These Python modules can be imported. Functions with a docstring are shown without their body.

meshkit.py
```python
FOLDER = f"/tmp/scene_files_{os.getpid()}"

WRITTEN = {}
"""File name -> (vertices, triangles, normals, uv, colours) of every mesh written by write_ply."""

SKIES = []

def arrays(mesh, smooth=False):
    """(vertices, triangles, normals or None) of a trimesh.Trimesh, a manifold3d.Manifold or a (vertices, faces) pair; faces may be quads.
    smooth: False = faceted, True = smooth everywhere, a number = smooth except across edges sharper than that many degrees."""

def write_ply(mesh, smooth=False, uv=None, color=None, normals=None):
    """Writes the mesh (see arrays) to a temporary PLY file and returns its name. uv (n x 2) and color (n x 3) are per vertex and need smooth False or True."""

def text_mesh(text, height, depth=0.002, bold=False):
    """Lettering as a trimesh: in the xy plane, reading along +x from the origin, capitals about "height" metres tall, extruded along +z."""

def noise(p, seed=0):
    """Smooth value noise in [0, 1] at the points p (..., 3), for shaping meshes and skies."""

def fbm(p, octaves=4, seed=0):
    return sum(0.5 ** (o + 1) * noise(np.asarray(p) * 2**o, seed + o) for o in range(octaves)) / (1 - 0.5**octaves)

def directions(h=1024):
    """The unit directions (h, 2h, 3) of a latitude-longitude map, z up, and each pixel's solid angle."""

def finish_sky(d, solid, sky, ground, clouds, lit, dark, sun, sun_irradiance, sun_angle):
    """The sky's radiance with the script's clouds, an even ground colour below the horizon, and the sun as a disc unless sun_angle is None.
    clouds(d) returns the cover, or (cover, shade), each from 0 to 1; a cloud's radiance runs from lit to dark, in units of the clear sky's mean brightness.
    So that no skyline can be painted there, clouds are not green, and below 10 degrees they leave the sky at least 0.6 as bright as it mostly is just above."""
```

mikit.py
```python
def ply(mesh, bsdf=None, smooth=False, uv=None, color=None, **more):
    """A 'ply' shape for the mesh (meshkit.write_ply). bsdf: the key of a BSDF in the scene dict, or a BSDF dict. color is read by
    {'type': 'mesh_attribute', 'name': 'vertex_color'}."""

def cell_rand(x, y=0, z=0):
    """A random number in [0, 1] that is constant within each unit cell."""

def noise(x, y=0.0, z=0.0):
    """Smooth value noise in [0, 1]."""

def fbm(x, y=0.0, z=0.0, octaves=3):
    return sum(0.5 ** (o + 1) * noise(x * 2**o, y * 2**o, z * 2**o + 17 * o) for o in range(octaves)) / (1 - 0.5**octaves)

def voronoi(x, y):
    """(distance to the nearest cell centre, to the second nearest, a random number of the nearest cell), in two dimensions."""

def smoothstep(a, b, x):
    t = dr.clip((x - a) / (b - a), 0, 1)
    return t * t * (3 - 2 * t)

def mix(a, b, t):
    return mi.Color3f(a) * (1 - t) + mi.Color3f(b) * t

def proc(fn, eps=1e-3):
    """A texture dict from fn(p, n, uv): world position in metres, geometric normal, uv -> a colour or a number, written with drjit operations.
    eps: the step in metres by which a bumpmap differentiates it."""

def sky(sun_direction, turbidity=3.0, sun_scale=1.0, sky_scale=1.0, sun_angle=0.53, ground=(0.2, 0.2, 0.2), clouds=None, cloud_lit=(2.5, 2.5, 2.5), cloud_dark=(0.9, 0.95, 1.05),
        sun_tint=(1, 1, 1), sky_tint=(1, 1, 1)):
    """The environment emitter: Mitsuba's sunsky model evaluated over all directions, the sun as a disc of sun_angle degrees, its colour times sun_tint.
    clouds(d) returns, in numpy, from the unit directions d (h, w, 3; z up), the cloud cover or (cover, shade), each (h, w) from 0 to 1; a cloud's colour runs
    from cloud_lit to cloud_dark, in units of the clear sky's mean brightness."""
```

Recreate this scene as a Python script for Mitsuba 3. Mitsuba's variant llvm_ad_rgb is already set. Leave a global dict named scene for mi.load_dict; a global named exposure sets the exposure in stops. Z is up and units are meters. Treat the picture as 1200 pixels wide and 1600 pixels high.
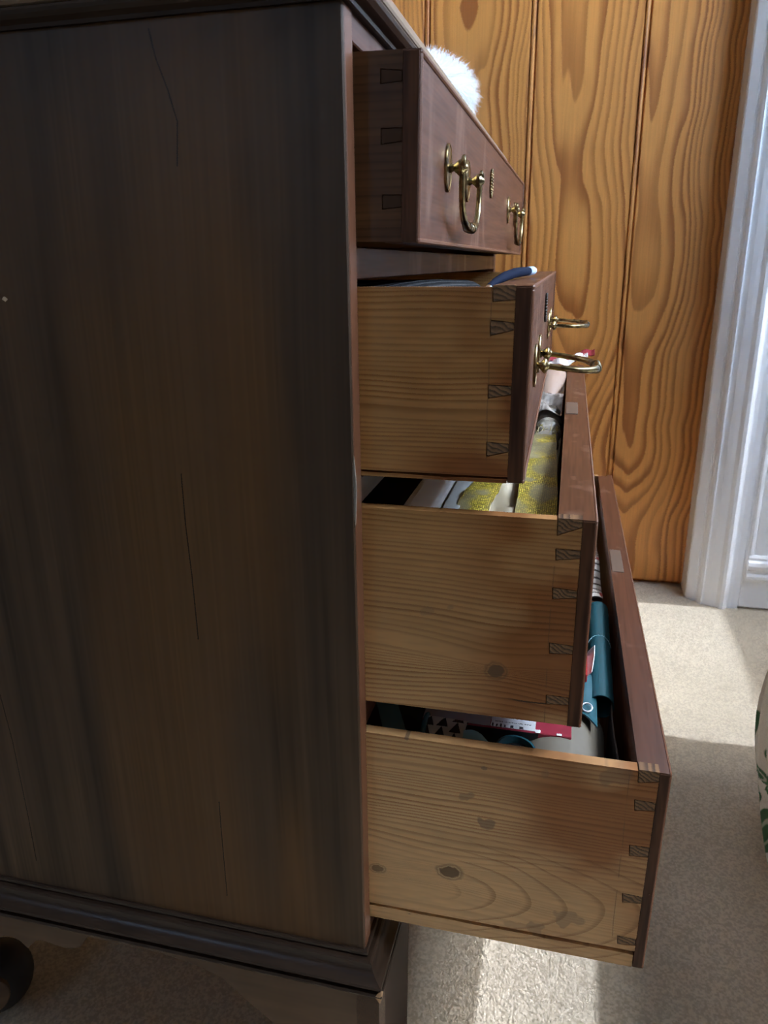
import math, random
import numpy as np
import drjit as dr
import trimesh
import mitsuba as mi
import mikit, meshkit
from mikit import proc, noise, fbm, voronoi, cell_rand, smoothstep, mix
from shapely.geometry import Polygon, box as sbox
from shapely.ops import unary_union

T4 = mi.ScalarTransform4f
scene = {'type': 'scene'}
labels = {}

# ---------------------------------------------------------------- camera, sky, exposure
exposure = 6.55
CAM = np.array([0.12875, -0.43777, 0.71884])
FWD = np.array([-0.23128771, 0.92214798, -0.31007919])
UP = np.array([-0.06471793, 0.30343196, 0.95065274])
scene['camera'] = {'type': 'thinlens', 'fov': 2 * math.degrees(math.atan(600 / 1186.32)), 'fov_axis': 'x',
                   'to_world': T4().look_at(origin=CAM.tolist(), target=(CAM + FWD).tolist(), up=UP.tolist()),
                   'aperture_radius': 0.0010, 'focus_distance': 0.60, 'near_clip': 0.01, 'far_clip': 100.0}
SUN = np.array([0.4975, 0.0, 0.8675])
scene['sky'] = mikit.sky(SUN, turbidity=4.0, sun_scale=0.026, sky_scale=1.0, sun_angle=1.0, sun_tint=(.75, 1.0, 1.5), sky_tint=(1.08, 1.0, .90), ground=(0.25, 0.25, 0.22))

# ---------------------------------------------------------------- helpers
def cat(*ms):
    return trimesh.util.concatenate([m for m in ms if m is not None])

def cbox(x0, x1, y0, y1, z0, z1, c=0.001):
    c = min(c, .45 * min(x1 - x0, y1 - y0, z1 - z0))
    pts = []
    for x, sx in ((x0, 1), (x1, -1)):
        for y, sy in ((y0, 1), (y1, -1)):
            for z, sz in ((z0, 1), (z1, -1)):
                pts += [(x + sx * c, y + sy * c, z), (x + sx * c, y, z + sz * c), (x, y + sy * c, z + sz * c)]
    return trimesh.convex.convex_hull(np.array(pts))

def extrude(poly, axis, a, b):
    """polygon in the two other axes (in xyz order), extruded along axis from a to b"""
    polys = list(poly.geoms) if hasattr(poly, 'geoms') else [poly]
    out = []
    for q in polys:
        m = trimesh.creation.extrude_polygon(q, b - a)
        v = m.vertices
        if axis == 'z': w = np.c_[v[:, 0], v[:, 1], v[:, 2] + a]
        elif axis == 'y': w = np.c_[v[:, 0], v[:, 2] + a, v[:, 1]]
        else: w = np.c_[v[:, 2] + a, v[:, 0], v[:, 1]]
        m = trimesh.Trimesh(w, m.faces, process=False)
        if m.volume < 0: m.invert()
        out.append(m)
    return cat(*out)

def tube(path, radii, n=12, cap=True, squash=None):
    path = np.asarray(path, float)
    radii = np.broadcast_to(np.asarray(radii, float), (len(path),))
    t = np.gradient(path, axis=0); t /= np.linalg.norm(t, axis=1, keepdims=True)
    ref = np.array([0, 0, 1.0]) if abs(t[0][2]) < .8 else np.array([1.0, 0, 0])
    V, F = [], []
    u = np.cross(t[0], ref)
    for i in range(len(path)):
        u = u - t[i] * (u @ t[i]); u /= np.linalg.norm(u)
        w = np.cross(t[i], u)
        for k in range(n):
            a = 2 * math.pi * k / n
            V.append(path[i] + radii[i] * (math.cos(a) * u + math.sin(a) * w))
    for i in range(len(path) - 1):
        for k in range(n):
            a, b = i * n + k, i * n + (k + 1) % n
            F += [(a, b, b + n), (a, b + n, a + n)]
    if cap:
        for e, s in ((0, 1), (len(path) - 1, -1)):
            V.append(path[e]); c = len(V) - 1
            for k in range(n):
                a, b = e * n + k, e * n + (k + 1) % n
                F.append((c, b, a) if s > 0 else (c, a, b))
    m = trimesh.Trimesh(np.array(V), np.array(F), process=False)
    if m.volume < 0: m.invert()
    return m

def lathe(prof, axis, origin, n=20):
    """prof: (distance along axis, radius)"""
    m = trimesh.creation.revolve(np.array([(max(r, 1e-5), h) for h, r in prof]), sections=n)
    R = {'z': np.eye(3), 'x': np.array([[0, 0, 1], [1, 0, 0], [0, 1, 0.]]), 'y': np.array([[0, 1, 0], [0, 0, 1], [1, 0, 0.]])}[axis]
    m = trimesh.Trimesh(m.vertices @ R.T + np.array(origin), m.faces, process=False)
    if m.volume < 0: m.invert()
    return m

def sheet(P, th=0.0006, shift=None):
    """a grid of points (n, m, 3) made into a thin closed slab"""
    P = np.asarray(P, float); n, m = P.shape[:2]
    du = np.gradient(P, axis=0); dv = np.gradient(P, axis=1)
    N = np.cross(du, dv); N /= np.linalg.norm(N, axis=2, keepdims=True) + 1e-12
    V = np.concatenate([(P + N * th / 2).reshape(-1, 3), (P - N * th / 2).reshape(-1, 3)])
    F = []; o = n * m
    for i in range(n - 1):
        for j in range(m - 1):
            a, b, c, d = i * m + j, (i + 1) * m + j, (i + 1) * m + j + 1, i * m + j + 1
            F += [(a, b, c), (a, c, d), (o + a, o + c, o + b), (o + a, o + d, o + c)]
    ring = [i * m for i in range(n)] + [(n - 1) * m + j for j in range(1, m)] + [i * m + m - 1 for i in range(n - 2, -1, -1)] + [j for j in range(m - 2, 0, -1)]
    for k in range(len(ring)):
        a, b = ring[k], ring[(k + 1) % len(ring)]
        F += [(a, o + a, o + b), (a, o + b, b)]
    M = trimesh.Trimesh(V, np.array(F), process=False)
    if M.volume < 0: M.invert()
    return M

def hollow(c0, c1, r, th=0.001, n=28, seg=2, spiral=0.0):
    """an open paper tube from c0 to c1"""
    c0, c1 = np.array(c0, float), np.array(c1, float)
    t = (c1 - c0) / np.linalg.norm(c1 - c0)
    ref = np.array([0, 0, 1.0]) if abs(t[2]) < .8 else np.array([1.0, 0, 0])
    u = np.cross(t, ref); u /= np.linalg.norm(u); w = np.cross(t, u)
    V, F = [], []
    rings = [(c0, r), (c1, r), (c1, r - th), (c0, r - th)]
    for c, q in rings:
        for k in range(n):
            a = 2 * math.pi * k / n
            V.append(c + q * (1 + spiral * (a / 6.283 - .5)) * (math.cos(a) * u + math.sin(a) * w))
    for i in range(4):
        for k in range(n):
            a, b = i * n + k, i * n + (k + 1) % n
            c, d = ((i + 1) % 4) * n + k, ((i + 1) % 4) * n + (k + 1) % n
            F += [(a, b, d), (a, d, c)]
    m = trimesh.Trimesh(np.array(V), np.array(F), process=False)
    if m.volume < 0: m.invert()
    return m

def key_for(base):
    if base not in scene: return base
    i = 1
    while f'{base}_{i:03d}' in scene: i += 1
    return f'{base}_{i:03d}'

def add(name, mesh, bsdf, parent=None, smooth=False, label=None, category=None, group=None, kind=None, to_world=None, **more):
    k = key_for(name if parent is None else parent + '__' + name)
    d = mesh if isinstance(mesh, dict) else mikit.ply(mesh, bsdf, smooth, **more)
    d = dict(d)
    if to_world is not None: d['to_world'] = to_world
    scene[k] = d
    e = {a: b for a, b in dict(label=label, category=category, group=group, kind=kind).items() if b}
    if e: labels[k] = e
    return k

def ts(b): return {'type': 'twosided', 'bsdf': b}
def rgb(*c): return {'type': 'rgb', 'value': list(c)}
def pri(col, rough=.5, **k):
    if isinstance(col, tuple): col = rgb(*col)
    return {'type': 'principled', 'base_color': col, 'roughness': rough, **k}
def plain(name, col, rough=.5, **k): scene[name] = ts(pri(col, rough, **k))
def bump(b, fn, eps=1e-3, scale=1.0): return {'type': 'bumpmap', 'arbitrary': proc(fn, eps), 'bsdf': b, 'scale': scale}
def C(*c): return mi.Color3f(*c)

# ---------------------------------------------------------------- materials
PITCH, G0 = 0.2137, 0.0077
def pine_wall(p, n, uv):
    k = dr.floor((p.x - G0) / PITCH)
    u = p.x - G0 - PITCH * (k + .5)
    r1, r2, r3 = cell_rand(k, 3), cell_rand(k, 7), cell_rand(k, 11)
    z = p.z + 3 * r3
    pith = (r1 - .5) * .09 - .03
    wob = (fbm(p.z * 1.7, k * 5.3, 0, 2) - .5) * .10 + (noise(p.z * 7.5, k * 3.1 + u * 6) - .5) * .016 + (noise(p.z * 19, k * 7.1 + u * 14) - .5) * .006
    d = .010 + .060 * dr.abs(p.z - 1.20 - .35 * r2) + .070 * (fbm(p.z * 2.9, u * 3 + k * 9, 0, 2) - .30)
    uu = u - pith - wob
    r = dr.sqrt(uu * uu + d * d) + .004 * (fbm(u * 30, z * 5, k, 2) - .5)
    t = r * 36 + r * r * 230 + 1.1 * noise(r * 30, k) + .5 * noise(u * 60, p.z * 4, k); kk = dr.floor(t); t = t - kk
    late = smoothstep(.30, .92, t) * (1 - smoothstep(.94, 1.0, t))
    late = late * (.35 + .85 * cell_rand(kk, k, 4))
    fine = noise(u * 900, z * 14)
    col = mix(C(.605, .250, .060), C(.315, .094, .021), dr.clip(late * 1.05, 0, 1))
    col = col * (.90 + .16 * fine) * (.86 + .28 * fbm(u * 8, z * 1.8, k, 2))
    d1, d2, w = voronoi(p.x * 5.3 + 2, z * 2.9)
    kn = (1 - smoothstep(.035, .05, d1)) * dr.select(w > .62, mi.Float(1), mi.Float(0))
    return mix(col, C(.25, .10, .035), kn * .7)
scene['m_pine_wall'] = ts(pri(proc(pine_wall), .42, specular=.45))

KN = [(.0627, .2866, .0085, .0058, 1.0), (.0068, .2787, .0055, .0036, .8), (.0907, .4587, .0062, .0054, 1.0)]
ST = [(.074, .3557, .007, .006, .55), (.087, .3349, .0075, .0055, .75), (.1492, .261, .011, .0075, .50), (.1244, .2478, .008, .006, .5),
      (.117, .2475, .012, .004, .3), (.1726, .3891, .012, .010, .50), (.0847, .3819, .0025, .0016, .8), (.030, .398, .0015, .0015, .9),
      (.0424, .4975, .005, .004, .35), (.0596, .5026, .003, .003, .4), (.128, .385, .004, .004, .35), (.032, .2395, .0022, .0010, 1.0)]
def pine_side(p, n, uv):
    x, z = p.x, p.z
    zw = z + .006 * (fbm(x * 4, z * 9, 1, 2) - .5) + x * .02 + .0016 * noise(x * 22, z * 60)
    dark = mi.Float(0)
    for kx, kz, rx, rz, s in KN:
        ex, ez = (x - kx) / rx, (z - kz) / rz
        q = dr.sqrt(ex * ex * .16 + ez * ez)
        zw = zw + rz * 2.6 * dr.exp(-q * q * .035) * ez / (q + .8)
        qq = dr.sqrt(ex * ex + ez * ez) + .25 * (noise(x * 420, z * 420) - .5)
        dark = dr.maximum(dark, s * (1 - smoothstep(.75, 1.0, qq)))
        dark = dr.maximum(dark, .55 * s * smoothstep(.9, 1.1, qq) * (1 - smoothstep(1.1, 1.45, qq)))
    t = zw / .0036 + 2.8 * noise(zw * 70, 3); t = t - dr.floor(t)
    line = smoothstep(.35, .85, t) * (1 - smoothstep(.9, 1, t)) * (.50 + 1.0 * noise(zw * 160, x * 2.5)) * (.30 + .70 * smoothstep(.285, .335, z))
    # broad flat-sawn arcs in the lower half of the bottom drawer
    ax, az = (x - .02) * .30, z - .272 - .02 * (fbm(x * 14, z * 20, 3, 2) - .5)
    ra = dr.sqrt(ax * ax + az * az) / .0078; ra = ra - dr.floor(ra)
    arcs = smoothstep(.74, .95, ra) * (1 - smoothstep(.97, 1, ra)) * smoothstep(.335, .30, z) * smoothstep(.05, .09, x) * .6
    col = mix(C(.60, .355, .150), C(.36, .175, .058), dr.clip(line * .70 + arcs, 0, 1))
    col = col * (.88 + .2 * fbm(x * 14, z * 90, 5, 3)) * (.93 + .12 * noise(x * 90, z * 600))
    col = mix(col * C(.70, .60, .48), col * C(1.0, 1.06, 1.22), smoothstep(.62, .27, z))  # upper boards browner; light growing downward over the sides is painted in too
    # handling stain towards the dovetails, purple-brown near the top of the lowest drawer
    st = mi.Float(0)
    for kx, kz, rx, rz, s in ST:
        ex, ez = (x - kx) / rx, (z - kz) / rz
        q = dr.sqrt(ex * ex + ez * ez) + 1.3 * (fbm(x * 150, z * 150, 2, 2) - .5)
        st = dr.maximum(st, s * (1 - smoothstep(.75, 1.0, q)))
    fx = dr.select(z > .71, mi.Float(.037), dr.select(z > .585, mi.Float(.1035), dr.select(z > .415, mi.Float(.148), mi.Float(.206))))
    jd = fx - x
    reach = .105 + .07 * smoothstep(.25, .38, z) * (1 - smoothstep(.40, .405, z))
    hand = smoothstep(reach, .012, jd) * (.25 + 1.15 * smoothstep(.32, .68, fbm(x * 15, z * 26, 9, 3))) * (.45 + .55 * smoothstep(.27, .33, z))
    col = mix(col, col * C(.56, .37, .26), dr.clip(hand * 1.1, 0, 1))
    scribe = (1 - smoothstep(.0001, .0005, dr.abs(jd - .0235 - .0008 * noise(z * 60, 1)))) * .5 * smoothstep(.35, .6, noise(z * 70, 8))
    col = mix(col, C(.10, .055, .03), dr.clip(scribe + st * .0, 0, 1))
    col = mix(col, C(.175, .11, .075), st * .78)
    col = mix(col, C(.10, .055, .03), dark * .85)
    # a drying crack in the third drawer
    ck = (1 - smoothstep(.00035, .0008, dr.abs(z - .4382 + .00 * x + .0008 * (noise(x * 120, 4) - .5) + (x - .114) * .02))) * smoothstep(.092, .11, x) * (1 - smoothstep(.124, .126, x)) * smoothstep(.40, .45, z + .01)
    col = mix(col, C(.03, .015, .01), ck * .9)
    return col
def pine_bump(p, n, uv): return .00012 * noise(p.x * 120, p.z * 900) + .0002 * fbm(p.x * 25, p.z * 160, 1, 2)
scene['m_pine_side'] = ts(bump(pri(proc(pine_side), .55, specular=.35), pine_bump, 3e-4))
def shaded_brown(p, n, uv):  # browner top drawer wood, with its shade put into the colour
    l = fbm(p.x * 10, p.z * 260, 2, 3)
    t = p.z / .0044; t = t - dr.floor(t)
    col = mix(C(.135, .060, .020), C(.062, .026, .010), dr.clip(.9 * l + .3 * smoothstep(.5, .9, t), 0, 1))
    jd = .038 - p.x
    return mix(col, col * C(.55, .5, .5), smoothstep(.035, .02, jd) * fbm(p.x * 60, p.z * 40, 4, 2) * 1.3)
scene['m_shaded_brown'] = ts(pri(proc(shaded_brown), .5, specular=.35))
def pin_grain(p, n, uv):
    q = (p.x * .55 + p.z) / .0031 + 1.4 * fbm(p.x * 150, p.z * 150, 1, 2); t = q - dr.floor(q)
    return mix(C(.20, .105, .046), C(.060, .030, .014), smoothstep(.3, .9, t)) * (.8 + .4 * noise(p.x * 900, p.z * 900))
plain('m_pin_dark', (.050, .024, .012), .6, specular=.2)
scene['m_pin'] = ts(pri(proc(pin_grain), .6))

def mahog(p, n, uv):
    g = fbm(p.x * 150, p.y * 9, p.z * 150, 3)
    s = noise(p.x * 700, p.y * 30, p.z * 700)
    wear = smoothstep(.60, .80, fbm(p.x * 60, p.y * 38, p.z * 14, 3))
    col = mix(C(.118, .042, .021), C(.052, .019, .010), dr.clip(.75 * g + .35 * s, 0, 1))
    return mix(col, C(.24, .140, .100), wear * .32)
scene['m_mahogany'] = ts(pri(proc(mahog), .34, specular=.5, clearcoat=.5, clearcoat_gloss=.75))
def mahog_end(p, n, uv):
    g = fbm(p.x * 240, p.z * 22, 2, 3)
    return mix(C(.105, .043, .020), C(.036, .014, .008), dr.clip(1.25 * g - .1, 0, 1)) * (.8 + .4 * noise(p.x * 800, p.z * 60))
scene['m_mahogany_end'] = ts(pri(proc(mahog_end), .5, specular=.22))

CR = [[(-.1125, .8443), (-.1098, .830), (-.1041, .8138), (-.0998, .7973), (-.1023, .7741)], [(-.1188, .589), (-.1192, .553), (-.1181, .516), (-.1179, .467)],
      [(-.1135, .33), (-.114, .30), (-.1142, .2387)], [(-.2963, .3982), (-.2927, .3544), (-.2913, .279), (-.2914, .236)]]
def side_veneer(p, n, uv):
    x, z = p.x + .003 * (fbm(p.z * 6, p.x * 3, 0, 2) - .5) - .012 * (z_bow(p.z)), p.z
    g1 = fbm(x * 95, z * 3.2, 1, 3)
    g2 = noise(x * 620, z * 9)
    blot = fbm(x * 9, z * 3.4, 4, 3)
    amber = smoothstep(.44, .72, fbm(x * 13 + 4, z * 2.6, 8, 3)) * (.35 + .65 * smoothstep(-.30, -.05, p.x))
    col = mix(C(.098, .060, .035), C(.036, .023, .015), dr.clip(1.3 * g1 - .15, 0, 1))
    col = mix(col, C(.165, .080, .027), amber * .72 * (.5 + .7 * g1))
    col = col * (.84 + .32 * blot) * (.9 + .2 * g2)
    ck = mi.Float(0)
    for line in CR:
        for (xa, za), (xb, zb) in zip(line, line[1:]):
            t = (p.z - zb) / (za - zb)
            xx = xb + (xa - xb) * t
            ck = dr.maximum(ck, (1 - smoothstep(.0002, .0007, dr.abs(p.x - xx))) * dr.select((t >= 0) & (t <= 1), mi.Float(1), mi.Float(0)))
    col = mix(col, C(.008, .006, .005), ck * .85)
    ch = (1 - smoothstep(.0, .0026, dr.sqrt(dr.square(p.x + .2332) + dr.square((p.z - .7001) * 1.4)) + .0022 * (noise(p.x * 900, p.z * 900) - .5)))
    return mix(col, C(.55, .47, .36), smoothstep(.2, .5, ch))
def z_bow(z): return dr.square(z - .55) * 2.0
scene['m_side_veneer'] = ts(pri(proc(side_veneer), .46, specular=.28))
def dark_mould(p, n, uv):
    g = fbm(p.x * 30, p.y * 30, p.z * 320, 3)
    return mix(C(.042, .026, .018), C(.016, .010, .008), g)
scene['m_dark_mould'] = ts(pri(proc(dark_mould), .33, specular=.45))
def foot_wood(p, n, uv):
    g = fbm(p.x * 14, p.y * 14, p.z * 120, 3)
    return mix(C(.125, .072, .040), C(.062, .036, .022), g)
scene['m_foot'] = ts(pri(proc(foot_wood), .45, specular=.4))
plain('m_foot_shaded', (.040, .021, .015), .6, specular=.1)  # foot wood darkened for the shade under the bottom drawer
plain('m_top_lit', (.21, .145, .095), .38, specular=.5)  # paler brown, light caught on the top edge put into the colour
plain('m_stile', (.135, .056, .030), .36, specular=.5)
plain('m_rawwood', (.42, .27, .16), .7)
plain('m_crack', (.22, .20, .17), .7)

def carpet(p, n, uv):
    f = fbm(p.x * 420, p.y * 420, 3, 2)
    b = fbm(p.x * 5, p.y * 5, 1, 3)
    return mix(C(.47, .395, .295), C(.63, .545, .425), smoothstep(.2, .8, f)) * (.88 + .22 * b)
def carpet_bump(p, n, uv):
    d1, d2, w = voronoi(p.x * 300, p.y * 300)
    return .0030 * (fbm(p.x * 300, p.y * 300, 1, 2)) + .0022 * (1 - d1)
scene['m_carpet'] = ts(bump(pri(proc(carpet), .95, specular=.1, sheen=.3), carpet_bump, 6e-4))
plain('m_paint', (.88, .895, .92), .5, specular=.3)
plain('m_paint_edge', (.62, .57, .51), .6)
plain('m_plaster', (.62, .60, .56), .9)
plain('m_warmwall', (.20, .14, .09), .9)
def brass(p, n, uv):
    f = fbm(p.x * 240, p.y * 240, p.z * 240, 3)
    return mix(C(.46, .35, .17), C(.13, .10, .055), smoothstep(.35, .75, f))
scene['m_brass'] = ts(pri(proc(brass), .24, metallic=1.0))
plain('m_iron', (.05, .045, .04), .45, metallic=.6)
plain('m_lock', (.16, .115, .09), .4, metallic=.3)
scene['m_fur'] = ts({'type': 'diffuse', 'reflectance': rgb(.93, .93, .93)})
plain('m_navy', (.006, .011, .030), 0.8, specular=.1)
plain('m_paleblue', (.50, .66, .85), .35)
plain('m_steel', (.55, .55, .55), .2, metallic=1.0)
def ribbed(p, n, uv):
    q = p.x / .006; t = q - dr.floor(q)
    return mix(C(.016, .016, .017), C(.065, .065, .066), smoothstep(.4, .8, t) * fbm(p.x * 60, p.y * 30, p.z * 60, 2) * 1.3)
scene['m_charcoal'] = ts(pri(proc(ribbed), .95, specular=.05))
plain('m_black', (.012, .012, .014), .5)
plain('m_white_card', (.84, .85, .85), .4)
plain('m_grey_card', (.50, .52, .51), .45)
plain('m_tissue', (.62, .56, .44), .5)
def gold(p, n, uv):
    w = p.x * .9 + p.y * .1
    a = p.y / .0017; b = p.x / .0015
    ta = a - dr.floor(a); tb = b - dr.floor(b)
    cell = cell_rand(dr.floor(a), dr.floor(b), 5)
    wv = smoothstep(.15, .5, ta) * smoothstep(.1, .45, tb)
    big = fbm(p.x * 45, p.y * 30, 2, 3)
    col = mix(C(.20, .15, .03), C(1.0, .80, .10), wv * (.25 + .9 * cell))
    return mix(col, C(.34, .30, .20), smoothstep(.45, .62, big) * .75)
def gold_bump(p, n, uv):
    a = p.y / .0017; b = p.x / .0015
    ta = a - dr.floor(a) - .5; tb = b - dr.floor(b) - .5
    return .0005 * (1 - 3 * ta * ta) * (1 - 3 * tb * tb) + .0006 * noise(p.x * 90, p.y * 90)
scene['m_gold'] = ts(bump(pri(proc(gold), .30, metallic=.35, specular=.8), gold_bump, 2e-4))
def camo(p, n, uv):
    f = fbm(p.x * 60, p.y * 42, p.z * 60, 3)
    return mix(mix(C(.05, .05, .042), C(.30, .28, .24), smoothstep(.38, .62, f)), C(.62, .60, .56), smoothstep(.62, .70, f))
scene['m_camo'] = ts(pri(proc(camo), .28, specular=.6))
def film(p, n, uv):
    f = fbm(p.x * 70, p.y * 40, p.z * 70, 3)
    return mix(C(.16, .145, .13), C(.60, .57, .55), smoothstep(.35, .7, f))
scene['m_film'] = ts(pri(proc(film), .15, specular=.8, clearcoat=1.0))
plain('m_beige_leather', (.42, .30, .24), .3)
plain('m_crimson', (.25, .02, .04), .4)
plain('m_redbox', (.28, .028, .050), .35, specular=.5)
plain('m_redbright', (.36, .025, .025), .4)
plain('m_label', (.70, .72, .76), .5)
plain('m_ink', (.03, .03, .04), .6)
plain('m_lilac', (.33, .30, .33), .5)
plain('m_teal', (.020, .095, .125), .30, specular=.5)
plain('m_teal_light', (.25, .50, .60), .35)
plain('m_teal_pale', (.10, .22, .27), .3)
plain('m_rollgrey', (.165, .148, .120), .6)
plain('m_brownbox', (.10, .06, .04), .6)
def trees(p, n, uv):
    q = p.x / .011 + .3 * noise(p.y * 60, p.z * 60); k = dr.floor(q); t = dr.abs(q - k - .5)
    r = (p.z + p.y) / .013 + cell_rand(k, 3); s = r - dr.floor(r)
    tri = dr.select(t < .42 * (1 - s), mi.Float(1), mi.Float(0))
    return mix(C(.50, .49, .46), C(.02, .02, .022), tri)
scene['m_trees'] = ts(pri(proc(trees), .5))
def stripes(p, n, uv):
    q = p.y / .017 + .5 * fbm(p.x * 60, p.y * 30, 1, 2); t = q - dr.floor(q)
    col = mix(C(.58, .56, .54), C(.03, .03, .028), smoothstep(.55, .65, t) * (1 - smoothstep(.85, .9, t)))
    f = noise(p.x * 90 + 3, p.y * 22)
    col = mix(col, C(.40, .30, .13), smoothstep(.70, .76, f))
    f2 = noise(p.x * 110 + 9, p.y * 40 + 5)
    return mix(col, C(.45, .06, .07), smoothstep(.78, .83, f2))
scene['m_stripes'] = ts(pri(proc(stripes), .45))
def floral(p, n, uv):
    a, b = p.y * 13 + 2.2 * noise(p.y * 17, p.z * 17), p.z * 13 + 1.6 * noise(p.y * 17 + 5, p.z * 17) + p.x * 6
    d1, d2, w = voronoi(a, b)
    leaf = (1 - smoothstep(.40, .44, d1)) * dr.select(w > .42, mi.Float(1), mi.Float(0))
    vein = (1 - smoothstep(.02, .05, dr.abs(d1 - .2))) * leaf
    col = mix(C(.66, .65, .58), C(.035, .12, .05), leaf)
    col = mix(col, C(.10, .035, .03), leaf * dr.select(w > .78, mi.Float(1), mi.Float(0)))
    col = mix(col, C(.60, .60, .52), vein * .6)
    return col * (.9 + .15 * noise(p.y * 900, p.z * 900))
scene['m_floral'] = ts(pri(proc(floral), .8, sheen=.3))
scene['m_glass'] = {'type': 'thindielectric'}

# ---------------------------------------------------------------- the room
XL, XR, YN, YW, ZC = -1.9, 1.15, -2.4, 1.32, 2.40
def quad(a, b, c, d): return (np.array([a, b, c, d], float), np.array([[0, 1, 2], [0, 2, 3]]))
add('floor', trimesh.creation.box(bounds=[[XL - .1, YN - .1, -.06], [XR + .1, YW + .1, 0]]), 'm_carpet', kind='structure', label='beige twist-pile carpet floor')
add('ceiling', trimesh.creation.box(bounds=[[XL - .1, YN - .1, ZC], [XR + .1, YW + .1, ZC + .06]]), 'm_plaster', kind='structure')
add('wall_left', trimesh.creation.box(bounds=[[XL - .08, YN, 0], [XL, YW, ZC]]), 'm_warmwall', kind='structure')
# near wall with a window of its own behind the camera
W2 = (-1.5, -1.1, 1.25, 1.85)
W1 = (-.42, 1.30, 1.19, 2.15)
add('wall_front', extrude(sbox(XL - .08, 0, XR + .08, ZC).difference(sbox(W2[0], W2[2], W2[1], W2[3])), 'y', YN - .1, YN), 'm_warmwall', kind='structure')
add('wall_right', extrude(sbox(YN, 0, YW, ZC).difference(sbox(W1[0], W1[2], W1[1], W1[3])), 'x', XR, XR + .08), 'm_plaster', kind='structure')
wb = add('wall_back', trimesh.creation.box(bounds=[[XL, YW, 0], [XR, YW + .08, ZC]]), 'm_pine_wall', kind='structure', label='varnished pine plank wall')
wf = lambda y0, y1, z0, z1, t: unary_union([sbox(y0, z0, y1, z1).difference(sbox(y0 + t, z0 + t, y1 - t, z1 - t)), sbox((y0 + y1) / 2 - .02, z0, (y0 + y1) / 2 + .02, z1)])
w1 = add('window_1', extrude(wf(W1[0], W1[1], W1[2], W1[3], .035), 'x', XR + .02, XR + .06), 'm_paint', kind='structure')
w2 = add('window_2', extrude(wf(W2[0], W2[1], W2[2], W2[3], .04), 'y', YN - .06, YN - .02), 'm_paint', kind='structure')

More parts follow.
